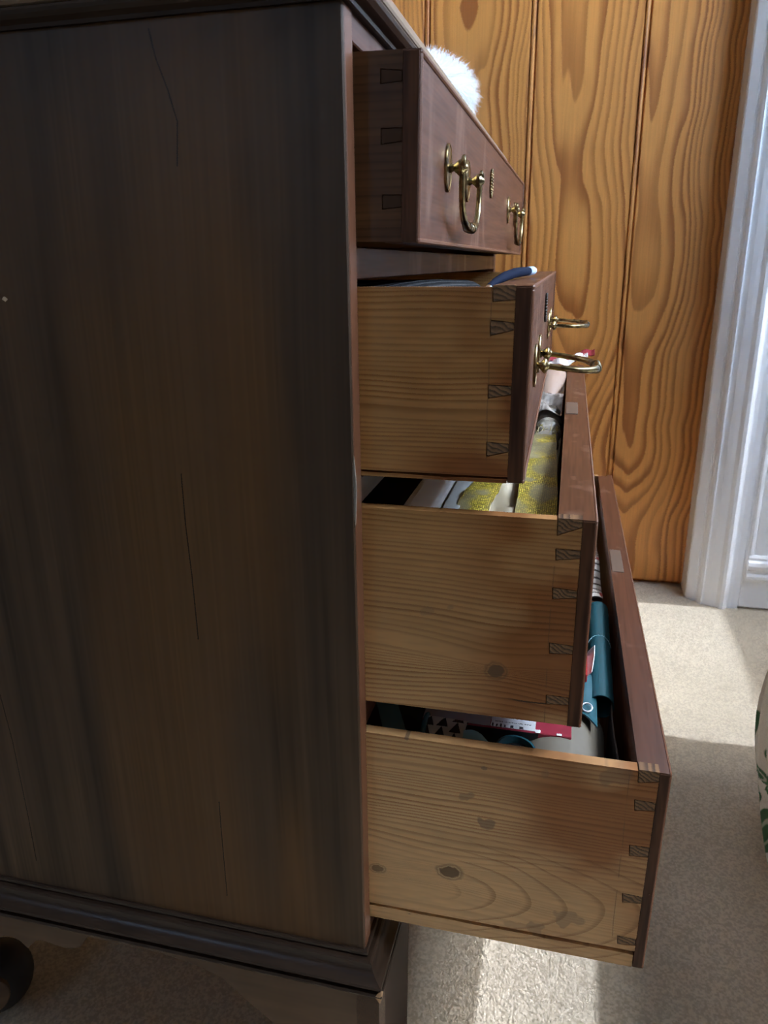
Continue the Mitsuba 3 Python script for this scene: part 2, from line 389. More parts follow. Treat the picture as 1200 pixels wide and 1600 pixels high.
# planks, each with a bead on its left edge
def plank_mesh(x0, x1):
    p = [(x0, YW), (x0, 1.3115), (x0 + .0018, 1.3115), (x0 + .0022, 1.302), (x0 + .003, 1.3002), (x0 + .0055, 1.2996), (x0 + .008, 1.3002), (x0 + .0096, 1.302), (x0 + .0101, 1.3110), (x0 + .0123, 1.3110), (x0 + .0130, 1.3014), (x0 + .0142, 1.3004)]
    p += [(x1 - .0012, 1.3004), (x1 - .0004, 1.3014), (x1 - .0003, YW)]
    return extrude(Polygon(p), 'z', .012, ZC)
for i in range(-9, 2):
    x0 = G0 - .006 + i * PITCH
    x1 = min(x0 + PITCH, .402)
    if x0 > .39: break
    add('plank', plank_mesh(x0, x1), 'm_pine_wall', wb)

# architrave and door
arch = [(.4025, 1.32), (.4025, 1.2385), (.4045, 1.2350), (.4195, 1.2240), (.4208, 1.2280), (.4235, 1.2270), (.4245, 1.2190), (.4275, 1.2150), (.4320, 1.2110), (.4342, 1.2140), (.4370, 1.2125), (.4440, 1.2070), (.452, 1.2030), (.460, 1.2000), (.467, 1.1935), (.4735, 1.1920), (.479, 1.1955), (.484, 1.2010), (.492, 1.2035), (.505, 1.2040), (.505, 1.32)]
tr = add('trim_1', extrude(Polygon(arch), 'z', 0.0, 2.1), 'm_paint', kind='structure', label='white moulded door architrave')
add('return_face', cbox(.4012, .4028, 1.2400, 1.2995, .0, 2.1, .0004), 'm_paint_edge', tr, label='bare beige edge of the architrave')
dm = cbox(.505, 1.12, 1.204, 1.245, .004, 2.06, .002)
d1 = add('door_1', dm, 'm_paint', kind='structure', label='white panelled door')
mp = [(1.2045, .070), (1.197, .070), (1.1925, .075), (1.1925, .081), (1.1985, .085), (1.1990, .091), (1.1930, .096), (1.1905, .104), (1.1925, .112), (1.1985, .116), (1.1965, .121), (1.1985, .126), (1.2045, .128)]
add('panel_moulding', extrude(Polygon(mp), 'x', .5125, 1.06), 'm_paint', d1)
add('panel_moulding', extrude(Polygon([(.5125, 1.2045), (.5125, 1.2000), (.515, 1.1975), (.519, 1.1985), (.523, 1.2020), (.524, 1.2045)]), 'z', .126, 1.05), 'm_paint', d1)
add('panel', cbox(.523, 1.05, 1.2005, 1.206, .126, 1.05, .001), 'm_paint', d1)

# ---------------------------------------------------------------- chest of drawers
WID = .80; DEP = .50
TOPZ = .872
chest = 'chest_of_drawers'
ct = .0135
# side panel with the carcase edge; a split near the front edge in the middle
add(chest, cat(cbox(-DEP, -.0005, 0, ct, .203, .8500, .0008)), 'm_side_veneer', smooth=False,
    label='dark mahogany chest of drawers with all four drawers pulled open, standing on beige carpet', category='chest of drawers')
add('side_panel', cbox(-DEP, -.0005, WID - ct, WID, .203, .85, .0008), 'm_side_veneer', chest)
add('front_stile', cbox(-.020, 0, ct - .0118, .0168, .205, .8495, .0008), 'm_stile', chest, label='reddish front edge strip of the side')
add('front_stile', cbox(-.020, 0, WID - .0168, WID - ct + .0118, .205, .8495, .0008), 'm_stile', chest)
add('edge_chip', trimesh.convex.convex_hull(np.array([(.0001, .0002, .560), (.0012, .0003, .585), (.0001, .0002, .607), (.0001, .0022, .562), (.0012, .0020, .584), (.0001, .0022, .604), (-.004, .001, .584)])), 'm_crack', chest, label='pale split in the veneer edge')
add('back_panel', cbox(-DEP, -DEP + .01, ct, WID - ct, .203, .85, .0005), 'm_shaded_brown', chest)
for z0, z1 in ((.8345, .8495), (.7102, .7290), (.5705, .5880), (.4020, .4205), (.2050, .2245)):
    add('rail', cbox(-.06, -.0008, ct, WID - ct, z0, z1, .0008), 'm_mahogany', chest)
# top with a rounded overhanging edge: a profile swept round the three visible sides
def swept_edge(prof, x_back, closed_z=None):
    """prof: list of (outward, z) from the carcase faces; runs back-left side, front, far side"""
    V, F = [], []
    path = [((x_back, 0), (0, -1)), ((0, 0), (1, -1)), ((0, WID), (1, 1)), ((x_back, WID), (0, 1))]
    n = len(prof)
    for (x, y), (ox, oy) in path:
        for e, z in prof: V.append((x + ox * e, y + oy * e, z))
    for i in range(3):
        for k in range(n):
            a, b = i * n + k, i * n + (k + 1) % n
            F += [(a, b, b + n), (a, b + n, a + n)]
    for e, s in ((0, 1), (3, -1)):
        tri = trimesh.creation.triangulate_polygon(Polygon(prof), engine='earcut')
        tv, tf = tri
        for f in tf:
            idx = [int(np.argmin(np.sum((np.array(prof) - tv[j]) ** 2, 1))) + e * n for j in f]
            F.append(idx if s > 0 else idx[::-1])
    m = trimesh.Trimesh(np.array(V), np.array(F), process=False)
    trimesh.repair.fix_normals(m)
    return m
top_prof = [(-.02, .8500), (.0015, .8500), (.0035, .8490), (.0040, .8510), (.0060, .8520), (.0090, .8524), (.0116, .8542), (.0124, .8560), (.0118, .8574), (.0100, .8580), (-.02, .8580)]
add('cornice_moulding', swept_edge(top_prof, -DEP), 'm_dark_mould', chest, smooth=25)
tb_prof = [(-.02, .8580), (.0095, .8580), (.0114, .8590), (.0120, .8606), (.0116, .8630), (.0104, .8665), (.0075, .8700), (.0045, .8718), (.0, .8720), (-.02, .8720)]
add('top', cat(swept_edge(tb_prof, -DEP), cbox(-DEP, -.019, .019, WID - .019, .8581, .8719, .0003)), 'm_top_lit', chest, smooth=25, label='top board with a rounded edge, light on it put into a paler brown')
pl = [(-.012, .2125), (.0016, .2125), (.0026, .2118), (.0028, .2098), (.0016, .2090), (.0018, .2080), (.0052, .2076), (.0068, .2064), (.0070, .2046), (.0076, .2020), (.0090, .1995), (.0112, .1972), (.0140, .1957), (.0162, .1948), (.0168, .1932), (.0162, .1918), (.0128, .1914), (.0128, .1890), (.0166, .1886), (.0174, .1868), (.0166, .1850), (.0140, .1845), (-.012, .1845)]
add('plinth_moulding', swept_edge(pl, -DEP), 'm_dark_mould', chest, smooth=25)
# bracket feet, shaped apron on the side, front bracket
e = .0142
ap = [(e, .1845), (e, 0), (-.054, 0), (-.053, .03), (-.052, .07), (-.055, .09), (-.064, .112), (-.0764, .1317), (-.087, .1406), (-.0945, .1465), (-.1004, .1507), (-.109, .160), (-.1155, .1660), (-.1215, .169), (-.1437, .176), (-.1663, .1795), (-.1806, .1805), (-.240, .1800), (-.2435, .1765), (-.2457, .1719), (-.250, .1665), (-.2583, .163), (-.265, .1618), (-.2723, .1617), (-.281, .1634), (-.2875, .1642), (-.2935, .163), (-.2985, .1575), (-.3044, .1512), (-.309, .1560), (-.3116, .1585), (-.3170, .1600), (-.3244, .1602), (-.3313, .1585), (-.340, .155), (-.360, .146), (-.400, .125), (-.425, .08), (-.435, .03), (-.437, 0), (-DEP, 0), (-DEP, .1845)]
P_ap = Polygon(ap)
add('bracket_foot', extrude(P_ap, 'y', -e, .004), 'm_foot', chest)
fr = [(-e, .1845), (-e, 0), (.0857, 0), (.0857, .02), (.088, .05), (.0915, .09), (.0945, .13), (.100, .150), (.112, .160), (.135, .172), (.16, .178), (.64, .178), (.665, .172), (.688, .160), (.700, .150), (.7055, .13), (.7085, .09), (.712, .05), (.7143, 0), (WID + e, 0), (WID + e, .1845)]
add('front_bracket', extrude(Polygon(fr), 'x', -.004, e), 'm_foot_shaded', chest, label='front bracket feet and apron')
add('bracket_foot', extrude(P_ap, 'y', WID - .004, WID + e), 'm_foot', chest)
add('worn_corner', trimesh.convex.convex_hull(np.array([(.0168, -.0168, .1935), (.0174, -.0160, .186), (.0160, -.0174, .188), (.0150, -.0150, .178), (.0120, -.0172, .187), (.0172, -.0110, .187), (.0150, -.0150, .192)])), 'm_rawwood', chest, label='splintered pale corner')

# ---- drawers
DR = {1: ((.03724, .018, .73008), .0148, -.0021, .0995), 2: ((.10345, .018, .58933), .0048, .0146, .1175), 3: ((.14850, .018, .42235), .0036, .0090, .1468), 4: ((.20602, .018, .22672), .0182, .0152, .1697)}
def rot(ya, pi):
    c, s = math.cos(ya), math.sin(ya); Rz = np.array([[c, -s, 0], [s, c, 0], [0, 0, 1]])
    c, s = math.cos(pi), math.sin(pi); Ry = np.array([[c, 0, s], [0, 1, 0], [-s, 0, c]])
    return Rz @ Ry
PINS = {1: [[[-.0232, .0899], [-.0232, .0831], [-.0113, .0838], [-.0113, .0887]], [[-.0228, .0605], [-.0227, .0527], [-.0108, .054], [-.0108, .0605]], [[-.0219, .0261], [-.0219, .0189], [-.0108, .0198], [-.0108, .0259]]],
        2: [[[-.0236, .1175], [-.0233, .1084], [-.0105, .1095], [-.0105, .1175]], [[-.0243, .0977], [-.0240, .0893], [-.0105, .0926], [-.0105, .0964]], [[-.0242, .0602], [-.0239, .0525], [-.0105, .0551], [-.0105, .0598]], [[-.0239, .0255], [-.0236, .0167], [-.0105, .0202], [-.0105, .0247]]],
        3: [[[-.0240, .1468], [-.0238, .1357], [-.0092, .1418], [-.0092, .1468]], [[-.0241, .1264], [-.0237, .1191], [-.0092, .1212], [-.0092, .1263]], [[-.0244, .1], [-.0239, .0923], [-.0092, .0943], [-.0092, .0991]], [[-.0241, .061], [-.0237, .0535], [-.0092, .0545], [-.0092, .0603]], [[-.0239, .0224], [-.0235, .0156], [-.0092, .0167], [-.0092, .022]]],
        4: [[[-.0212, .1697], [-.0208, .1594], [-.0078, .1623], [-.0078, .1697]], [[-.0213, .1453], [-.0205, .1371], [-.0078, .1386], [-.0078, .1452]], [[-.0207, .1075], [-.0198, .0989], [-.0078, .1002], [-.0078, .1082]], [[-.0211, .0655], [-.0203, .0576], [-.0078, .0595], [-.0078, .0651]], [[-.0207, .0268], [-.02, .0192], [-.0081, .021], [-.0081, .0263]]]}
LAP = {1: .0108, 2: .0105, 3: .0092, 4: .0078}
DW = WID - .036
DLEN = .40
def backplate():
    m = trimesh.creation.icosphere(subdivisions=3, radius=1.0)
    v = m.vertices.copy()
    s = np.sign(v[:, 0]) * np.abs(v[:, 0]) ** .5
    v = np.c_[np.clip(s, -.2, 1) * .0017, v[:, 1] * .0105, v[:, 2] * .0152]
    pinch = 1 - .28 * np.abs(v[:, 2] / .0152) ** 1.6 * 0
    v[:, 1] *= pinch
    rim = tube([(.0008, .0098 * math.cos(a), .0145 * math.sin(a)) for a in np.linspace(0, 2 * math.pi, 41)], .0008, 6, cap=False)
    return cat(trimesh.Trimesh(v, m.faces, process=False), rim)
def pommel(ex):
    return lathe([(0, .0), (0, .0032), (.001, .0030), (ex * .35, .0022), (ex * .55, .0034), (ex * .75, .0050), (ex * .95, .0054), (ex * 1.12, .0048), (ex * 1.25, .0030), (ex * 1.36, .0026), (ex * 1.45, .0018), (ex * 1.5, 0)], 'x', (0, 0, 0), 20)
def bail(half, drop, ex):
    """hanging in the local y-z plane at x = ex"""
    pts, rad = [], []
    for t in np.linspace(-1, 1, 61):
        a = t * math.pi / 2
        y = half * 1.0 * math.copysign(abs(math.sin(a)) ** .80, t)
        z = -drop * abs(math.cos(a)) ** .62
        flare = .0
        pts.append((ex, y, z)); rad.append(.0021 + .0011 * math.exp(-(t / .45) ** 2))
    m = [tube(pts, rad, 10)]
    m.append(trimesh.creation.icosphere(2, .0036).apply_transform(trimesh.transformations.translation_matrix((ex, 0, -drop))))
    for s in (-1, 1):
        m.append(lathe([(-.0018, 0), (-.0018, .0034), (0, .0040), (.0018, .0034), (.0018, 0)], 'y', (ex, s * .011, -drop * .985), 12))
        m.append(trimesh.creation.icosphere(2, .0032).apply_transform(trimesh.transformations.translation_matrix((ex, s * half, 0))))
        # curled tip above the pivot
        curl = [(ex + .001, s * (half + .0005 + .0040 * math.sin(q)), .0034 - .0034 * math.cos(q)) for q in np.linspace(0, 4.4, 16)]
        m.append(tube(curl, np.linspace(.0020, .0011, 16), 8))
    return cat(*m)
def escutcheon():
    zz = np.linspace(-.0110, .0110, 12)
    pl_ = cat(*[cbox(0, .0011, -.0055 * math.sqrt(max(.1, 1 - (z / .0135) ** 2)), .0055 * math.sqrt(max(.1, 1 - (z / .0135) ** 2)), z - .0011, z + .0011, .0003) for z in zz])
    beads = []
    for a in np.linspace(0, 2 * math.pi, 26, endpoint=False):
        s = trimesh.creation.icosphere(1, .0013); s.apply_translation((.0012, .0062 * math.cos(a), .0122 * math.sin(a))); beads.append(s)
    return cat(pl_, *beads)
D_PLATE, D_ESC = mikit.ply(backplate(), 'm_brass', 35), mikit.ply(escutcheon(), 'm_brass', 35)
ESC_IRON = mikit.ply(escutcheon(), 'm_iron', 35)
def tw(i, off=(0, 0, 0), R2=None):
    o, pi, ya, h = DR[i]
    R = rot(ya, pi); m = np.eye(4); m[:3, :3] = R if R2 is None else R @ R2; m[:3, 3] = np.array(o) + R @ np.array(off)
    return T4(m)
DLAB = {1: 'shallow top drawer with hanging brass handles', 2: 'second drawer with its brass handles raised', 3: 'third drawer holding gold ribbon', 4: 'deep bottom drawer holding wrapping paper'}
drawer_keys = {}
for i in (1, 2, 3, 4):
    (ox, oy, oz), pi, ya, h = DR[i]
    t = {1: .0228, 2: .0240, 3: .0240, 4: .0215}[i]; lap = LAP[i]; st = .009
    side_m = 'm_shaded_brown' if i == 1 else 'm_pine_side'
    zb = .0125 if i == 4 else (.0040 if i == 2 else .001)
    L = DLEN + (ox if i > 2 else ox * .9) - .05
    hs = h - {1: .0005, 2: .0012, 3: .0012, 4: .0010}[i]
    body = cat(cbox(-L, -t, .006, DW - .006, .010, .016, .0004), cbox(-L, -L + .009, st, DW - st, .016, hs - .006, .0006), cbox(-L, -t + .001, DW - st, DW, .001, hs, .0006))
    d = add('drawer', body, side_m, chest, label=DLAB[i], to_world=tw(i)); drawer_keys[i] = d
    front = extrude(Polygon([(-t, st), (-t, DW - st), (-lap, DW - st), (-lap, DW - .0004), (-.0016, DW - .0004), (-.0016, .0004), (-lap, .0004), (-lap, st)]), 'z', .0004, h - .0004)
    add('front_board', front, 'm_mahogany', d, to_world=tw(i))
    bd = .0032
    add('cockbead', cat(cbox(-.0022, 0, 0, DW, h - bd, h, .0009), cbox(-.0022, 0, 0, DW, 0, bd, .0009), cbox(-.0022, 0, 0, bd, bd - .001, h - bd + .001, .0009), cbox(-.0022, 0, DW - bd, DW, bd - .001, h - bd + .001, .0009)), 'm_stile', d, to_world=tw(i), label='thin raised bead round the drawer front')
    add('front_end', cbox(-lap, -.0014, -.0003, .004, .0008, h - .0012, .0003), 'm_mahogany_end', d, to_world=tw(i))
    poly = Polygon([(-L, zb - (.0008 if i == 4 else 0)), (-lap, zb + (.0028 if i == 4 else 0)), (-lap, hs), (-L, hs)])
    pins = [Polygon(q) for q in PINS[i]]
    poly = poly.difference(unary_union([q.buffer(.00038, join_style=2) for q in pins])).difference(sbox(-t - .001, hs + .01, 0, 1))
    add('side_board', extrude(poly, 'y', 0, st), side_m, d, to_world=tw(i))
    for q in pins:
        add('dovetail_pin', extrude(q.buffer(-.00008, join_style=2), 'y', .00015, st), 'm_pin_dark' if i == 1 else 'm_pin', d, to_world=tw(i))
    if i in (2, 4):
        edge = [(-L, 0), (-lap - .0005, 0), (-lap - .0005, zb - .0012)]
        xs = np.linspace(-lap - .004, -L, 40); rnd = np.random.default_rng(i)
        edge += [(x, zb - .0009 - abs(rnd.normal(0, .00035)) - (.0004 if i == 2 else .0)) for x in xs]
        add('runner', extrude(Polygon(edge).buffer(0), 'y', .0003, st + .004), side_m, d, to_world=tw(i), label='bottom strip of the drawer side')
    for zz in ((.33, .78) if i != 4 else (.40, .83)):
        add('peg', lathe([(-.0006, 0), (-.0006, .0013), (.001, .0014)], 'y', (-lap * .45, 0, h * zz), 10), 'm_mahogany_end', d, to_world=tw(i))
    if i in (1, 2):
        ex = .0085 if i == 1 else .0062
        ys = (.0966, .189, .542, .636) if i == 1 else (.0990, .176, .470, .560)
        zc = .0500 if i == 1 else .0600
        PM = mikit.ply(pommel(ex), 'm_brass', 40)
        for y in ys:
            add('backplate', D_PLATE, None, d, to_world=tw(i, (-.0012, y, zc)))
            add('pommel', PM, None, d, to_world=tw(i, (.0002, y, zc)))
        for a, b in ((0, 1), (2, 3)):
            half = (ys[b] - ys[a]) / 2
            B = bail(half, .0366, 0)
            if i == 1: R2 = np.eye(3)
            else:
                q = -math.radians(83 if a == 0 else 88); c_, s_ = math.cos(q), math.sin(q); R2 = np.array([[c_, 0, s_], [0, 1, 0], [-s_, 0, c_]])
            add('bail_handle', mikit.ply(B, 'm_brass', 40), None, d, to_world=tw(i, (ex + .0005, ys[a] + half, zc), R2), label='hanging brass bail handle' if i == 1 else 'raised brass bail handle')
        add('escutcheon', D_ESC if i == 1 else ESC_IRON, None, d, to_world=tw(i, (-.0016, .352 if i == 1 else .300, h * (.63 if i == 1 else .76))))
    else:
        ly = .383 if i == 3 else .385
        add('lock_plate', cbox(-t + .001, -t + .0135, ly - .034, ly + .034, h - .002, h + .0005, .0003), 'm_lock', d, to_world=tw(i), label='lock plate let into the top edge')

# ---------------------------------------------------------------- things in and about the chest
rng = np.random.default_rng(7)
# white fluffy cushion on the chest top
def fur():
    c = np.array([-.060, .505, .9025]); r = np.array([.054, .090, .0300])
    base = trimesh.creation.icosphere(3, 1.0)
    v = base.vertices * r + c
    core = trimesh.Trimesh(v, base.faces, process=False)
    V, F = [], []
    for k in range(9000):
        d = rng.normal(size=3); d /= np.linalg.norm(d)
        if d[2] < -.55: continue
        p = c + d * r
        n = d / r; n /= np.linalg.norm(n)
        g = n * .9 + rng.normal(size=3) * .42 + np.array([.12, 0, .10]); g /= np.linalg.norm(g)
        s = np.cross(g, rng.normal(size=3)); s /= np.linalg.norm(s)
        L = rng.uniform(.006, .019); w = .00042
        b = len(V); p = p.copy(); bend = np.array([0, 0, -.22]) * L
        V += [p - s * w, p + s * w, p + g * L * .55 + s * w * .7 + bend * .25, p + g * L * .55 - s * w * .7 + bend * .25, p + g * L + bend]
        F += [(b, b + 1, b + 2), (b, b + 2, b + 3), (b + 3, b + 2, b + 4)]
    V = np.array(V); low = V[:, 0] < .016; V[low, 2] = np.maximum(V[low, 2], .8732)
    return core, trimesh.Trimesh(V, np.array(F), process=False)
core, strands = fur()
fc = add('fur_cushion', core, 'm_fur', smooth=True, label='white fluffy fur cushion on the top of the chest', category='cushion')
add('fur', strands, 'm_fur', fc, kind='stuff')

# black ball with a brown disc, on the carpet behind the side apron
BC = np.array([-.4020, .0380, .0345])
bl = add('ball_foot', lathe([(.034 * math.sin(a), .034 * math.cos(a)) for a in np.linspace(-math.pi / 2, math.pi / 2, 27)], 'z', BC, 40), 'm_black', smooth=40,
         label='black ball-shaped foot with a brown end on the carpet behind the side apron', category='furniture foot')
dc = np.array([-.3850, .0130, .0435]); nd = dc - BC; nd /= np.linalg.norm(nd)
disc = lathe([(-.006, .0), (-.006, .0150), (.001, .0165), (.004, .0160), (.006, .0135), (.0072, 0)], 'z', (0, 0, 0), 32)
disc.apply_transform(trimesh.geometry.align_vectors([0, 0, 1], nd)); disc.apply_translation(dc + nd * .002)
add('end_disc', disc, 'm_foot', bl, smooth=40, label='brown disc')

# floral thing at the right
def floral_mesh():
    nz, na = 26, 90
    V, F = [], []
    for i in range(nz):
        t = i / (nz - 1); z = .002 + t * .46
        bulge = .0 + .06 * math.sin(math.pi * min(1, t * 1.25)) * 1.0
        inx = [.0][0]
        x0 = .4080 - .014 * math.sin(math.pi * min((t + .03) / .45, 1)) + .028 * max(0, t - .30) / .7 + .02 * max(0, t - .8) / .2
        y1 = .468 + .165 * math.sin(math.pi / 2 * min(1, t / .55)) + .055 * t - .05 * max(0, t - .85) / .15
        x1, y0 = 1.06, -.10
        cx, cy, rx, ry = (x0 + x1) / 2, (y0 + y1) / 2, (x1 - x0) / 2, (y1 - y0) / 2
        for k in range(na):
            a = 2 * math.pi * k / na
            c, s = math.cos(a), math.sin(a)
            px = cx + rx * math.copysign(abs(c) ** .18, c); py = cy + ry * math.copysign(abs(s) ** .18, s)
            f = .0035 * math.sin(k * 1.9 + 6 * t) + .002 * math.sin(k * .7 + 14 * t)
            V.append((px - f * c, py + f * s, z))
    for i in range(nz - 1):
        for k in range(na):
            a, b = i * na + k, i * na + (k + 1) % na
            F += [(a, b, b + na), (a, b + na, a + na)]
    V.append((.73, .25, .002)); V.append((.73, .25, .475))
    for k in range(na):
        F.append((len(V) - 2, (k + 1) % na, k)); F.append((len(V) - 1, (nz - 1) * na + k, (nz - 1) * na + (k + 1) % na))
    return trimesh.Trimesh(np.array(V), np.array(F), process=False)
add('ottoman', floral_mesh(), 'm_floral', smooth=50, label='low seat in white fabric with green leaf print at the right edge', category='ottoman')

# --- second drawer: charcoal cloth, blue handled tool
xs, ys = np.linspace(-.20, .035, 40), np.linspace(.05, .46, 8)
G = np.array([[(x, y, .6925 + .0025 * math.sin(x * 260) * (x < .05) + .007 * (x < .02) + .003 * math.sin(y * 9)) for y in ys] for x in xs])
add('charcoal_cloth', cat(sheet(G, .003), cbox(-.20, .033, .05, .46, .607, .689, .004)), 'm_charcoal', smooth=40, label='ribbed charcoal cloth folded inside the second drawer', category='cloth')
hp = [(.0690, .100, .7035), (.0715, .120, .7065), (.0755, .145, .7096), (.080, .175, .7116), (.0840, .205, .7122), (.0865, .225, .7122)]
sc = add('screwdriver', tube(hp, [.0022, .0028, .0034, .0036, .0036, .0032], 14), 'm_navy', smooth=40, label='navy blue handled tool lying across the edge of the second drawer', category='tool')
add('end_cap', tube([(.0865, .225, .7122), (.0885, .255, .7124), (.0892, .262, .7124)], [.0036, .0036, .0028], 14), 'm_paleblue', sc, smooth=40, label='pale blue end cap')
add('ferrule', tube([(.0655, .070, .6965), (.0676, .090, .7008), (.0692, .102, .7034)], [.0018, .0022, .0024], 12), 'm_steel', sc, smooth=40, label='shiny metal ferrule')

# --- third drawer
def curved(path, across, n=30, m=8, wob=0.0, seed=1):
    """a strip: centre path points (k,3) resampled, across = half-width vector(s)"""
    path = np.asarray(path, float); across = np.asarray(across, float)
    s = np.linspace(0, len(path) - 1, n)
    P = np.stack([np.interp(s, range(len(path)), path[:, k]) for k in range(3)], 1)
    from scipy.ndimage import gaussian_filter1d
    P = gaussian_filter1d(P, n / len(path) / 2.5, axis=0, mode='nearest')
    A = np.stack([np.interp(s, np.linspace(0, len(path) - 1, len(across)), across[:, k]) for k in range(3)], 1)
    r = np.random.default_rng(seed); ph = r.uniform(0, 6, 4)
    out = []
    for i in range(n):
        row = []
        for j in range(m):
            q = 2 * j / (m - 1) - 1
            w = wob * (math.sin(i * .55 + ph[0] + q * 1.3) + .6 * math.sin(i * 1.3 + ph[1] - q * 2))
            row.append(P[i] + A[i] * q + np.array([0, 0, w]))
        out.append(row)
    return np.array(out)
gr = add('gold_ribbon', sheet(curved([(.1085, .045, .540), (.1085, .10, .5495), (.1065, .17, .5515), (.1035, .25, .5545), (.1030, .31, .5560), (.1015, .345, .5500)], [(.0148, 0, 0), (.0148, 0, 0), (.014, 0, 0), (.012, 0, .001)], 60, 14, .0011), .0006), 'm_gold', smooth=60,
         label='wide gold mesh ribbon lying along the front of the third drawer', category='ribbon')
fr_ = []
for k in range(14):
    b = np.array([.094 + .0015 * k, .335 + .004 * math.sin(k * 2.1), .5525]); q = rng.normal(size=3) * np.array([.006, .006, .002])
    fr_.append(tube([b, b + np.array([.001, .012, .0045]) + q * .5, b + np.array([.0, .026, .003]) + q], [.00035, .0003, .0002], 5))
add('frayed_thread', cat(*fr_), 'm_gold', gr, kind='stuff', label='frayed gold threads at the ribbon end')
add('gold_ribbon', sheet(curved([(.0600, .050, .536), (.0612, .085, .5465), (.0640, .13, .5490), (.0680, .19, .5480), (.072, .24, .541)], [(.0135, .001, 0), (.0125, .001, 0), (.011, .001, 0)], 40, 12, .0009, 5), .0006), 'm_gold', smooth=60,
    label='shorter gold mesh ribbon beside the white box in the third drawer', category='ribbon')
add('gold_ribbon', sheet(curved([(.074, .060, .5430), (.083, .062, .5470), (.094, .064, .5440), (.099, .066, .5380)], [(0, .012, 0), (0, .014, .001), (0, .013, 0)], 24, 10, .001, 8), .0006), 'm_gold', smooth=60,
    label='crumpled gold ribbon piece between the two long gold ribbons', category='ribbon')
xs, ys = np.linspace(.070, .100, 14), np.linspace(.07, .24, 20)
G = np.array([[(x, y, .5405 + .0035 * math.sin(x * 190 + y * 30) + .003 * math.sin(y * 75 - x * 60)) for y in ys] for x in xs])
add('tissue_paper', sheet(G, .0008), 'm_tissue', smooth=30, label='crumpled cream tissue paper between the gold ribbons', category='paper')
wbx = unary_union([sbox(-.20, .475, .0375, .5515).difference(sbox(-.194, .49, .014, .56)).difference(Polygon([(.016, .56), (.016, .5522), (.0380, .5440), (.0380, .56)]))])
b3 = add('white_box', cat(extrude(wbx, 'y', .060, .40), cbox(-.20, .0375, .054, .0605, .475, .5450, .001), cbox(-.20, .0375, .3995, .405, .475, .5515, .001)), 'm_white_card', label='open white plastic tray in the third drawer', category='tray')
add('black_cloth', cbox(-.190, .0125, .064, .395, .495, .5395, .006), 'm_black', label='black cloth folded in the white tray of the third drawer', category='cloth')
add('grey_box', cbox(.0390, .0535, .060, .36, .470, .5465, .0015), 'm_grey_card', label='narrow pale grey box between the white tray and the gold ribbon', category='box')
# filler boxes carry the ribbons
add('cardboard_box', cbox(.0560, .1190, .045, .42, .445, .5335, .002), 'm_tissue', label='cream cardboard box under the gold ribbons in the third drawer', category='box')
zz = np.linspace(.335, .475, 26)
add('film_roll', tube([(.1045, y, .5440 + .002 * math.sin(y * 70)) for y in zz], [.0118 + .0022 * math.sin(i * 1.15) + .001 * math.sin(i * 2.9) for i in range(26)], 22), 'm_camo', smooth=50, label='grey mottled roll of gift wrap behind the gold ribbon in the third drawer', category='wrapping paper')
xs, ys = np.linspace(-.018, .019, 10), np.linspace(.42, .60, 22)
G = np.array([[(.0985 + x, y, .5590 + .005 * math.sin(y * 60 + x * 120) + .0045 * math.sin(x * 160 + y * 20) - 5 * x * x) for y in ys] for x in xs])
add('cellophane', sheet(G, .0006), 'm_film', label='crumpled shiny cellophane in the third drawer', category='cellophane')
add('leather_pouch', tube([(.098, .56, .548), (.098, .60, .560), (.100, .66, .565), (.101, .71, .560)], [.013, .019, .019, .012], 18), 'm_beige_leather', smooth=50, label='small beige pouch at the far end of the third drawer', category='pouch')
xs, ys = np.linspace(0, 1, 26), np.linspace(0, 1, 8)
G = np.array([[(.080 + .066 * u, .70 + .03 * v + .01 * math.sin(u * 9), .5760 + .0125 * u * u + .0022 * math.sin(u * 17 + 1) + .005 * v) for v in ys] for u in xs])
gb = add('gift_bag', sheet(G, .001), 'm_white_card', smooth=40, label='crumpled red and white paper at the far end of the third drawer', category='paper')
add('red_edge', sheet(G + np.array([.010, .024, .0030]), .001), 'm_crimson', gb, smooth=40, label='dark red side')

# --- bottom drawer
add('wrapping_roll', hollow((.1345, .038, .3410), (.1360, .128, .3410), .0365, .0012, 40), 'm_rollgrey', smooth=40, label='thick grey-beige paper roll at the front corner of the bottom drawer', category='wrapping paper')
tb = add('wrapping_roll', hollow((.1680, .1360, .3690), (.1685, .318, .3715), .0108, .0007, 30), 'm_teal', smooth=40, label='thin teal roll of wrapping paper beside the front board of the bottom drawer', category='wrapping paper')
for yc in (.232, .300):
    ringp = [(.1682 + .0112 * math.cos(a), yc + .010 * math.sin(a), .3700 + .0112 * math.sin(a)) for a in np.linspace(.25, 2.9, 24)]
    add('printed_line', tube(ringp, .0004, 6), 'm_teal_light', tb, label='pale printed curve')
xs, ys = np.linspace(.128, .1640, 12), np.linspace(.108, .172, 16)
G = np.array([[(x, y - .012 * ((x - .146) / .018) ** 2 * (y < .13), .3785 + .0006 * math.sin(y * 90) - .004 * max(0, (x - .155) / .009)) for y in ys] for x in xs])
tg = add('gift_tag_bag', sheet(G, .0012), 'm_teal', smooth=40, label='flat teal gift bag with a white ring, on the grey-beige roll', category='gift bag')
add('white_ring', tube([(.1560 + .0040 * math.cos(a), .1150 + .0062 * math.sin(a), .3797) for a in np.linspace(0, 2 * math.pi, 33)], .0007, 6, cap=False), 'm_label', tg, label='white ring print')
add('red_card', cbox(.130, .1560, .150, .196, .3815, .3895, .0008), 'm_redbright', label='bright red card box behind the teal gift bag', category='box')
add('white_sheet', sheet(curved([(.1565, .155, .384), (.1590, .18, .386), (.1600, .21, .384)], [(.003, 0, .004), (.003, 0, .004)], 14, 6), .0008), 'm_label', smooth=40, label='curled white paper between the red card and the thin teal roll', category='paper')
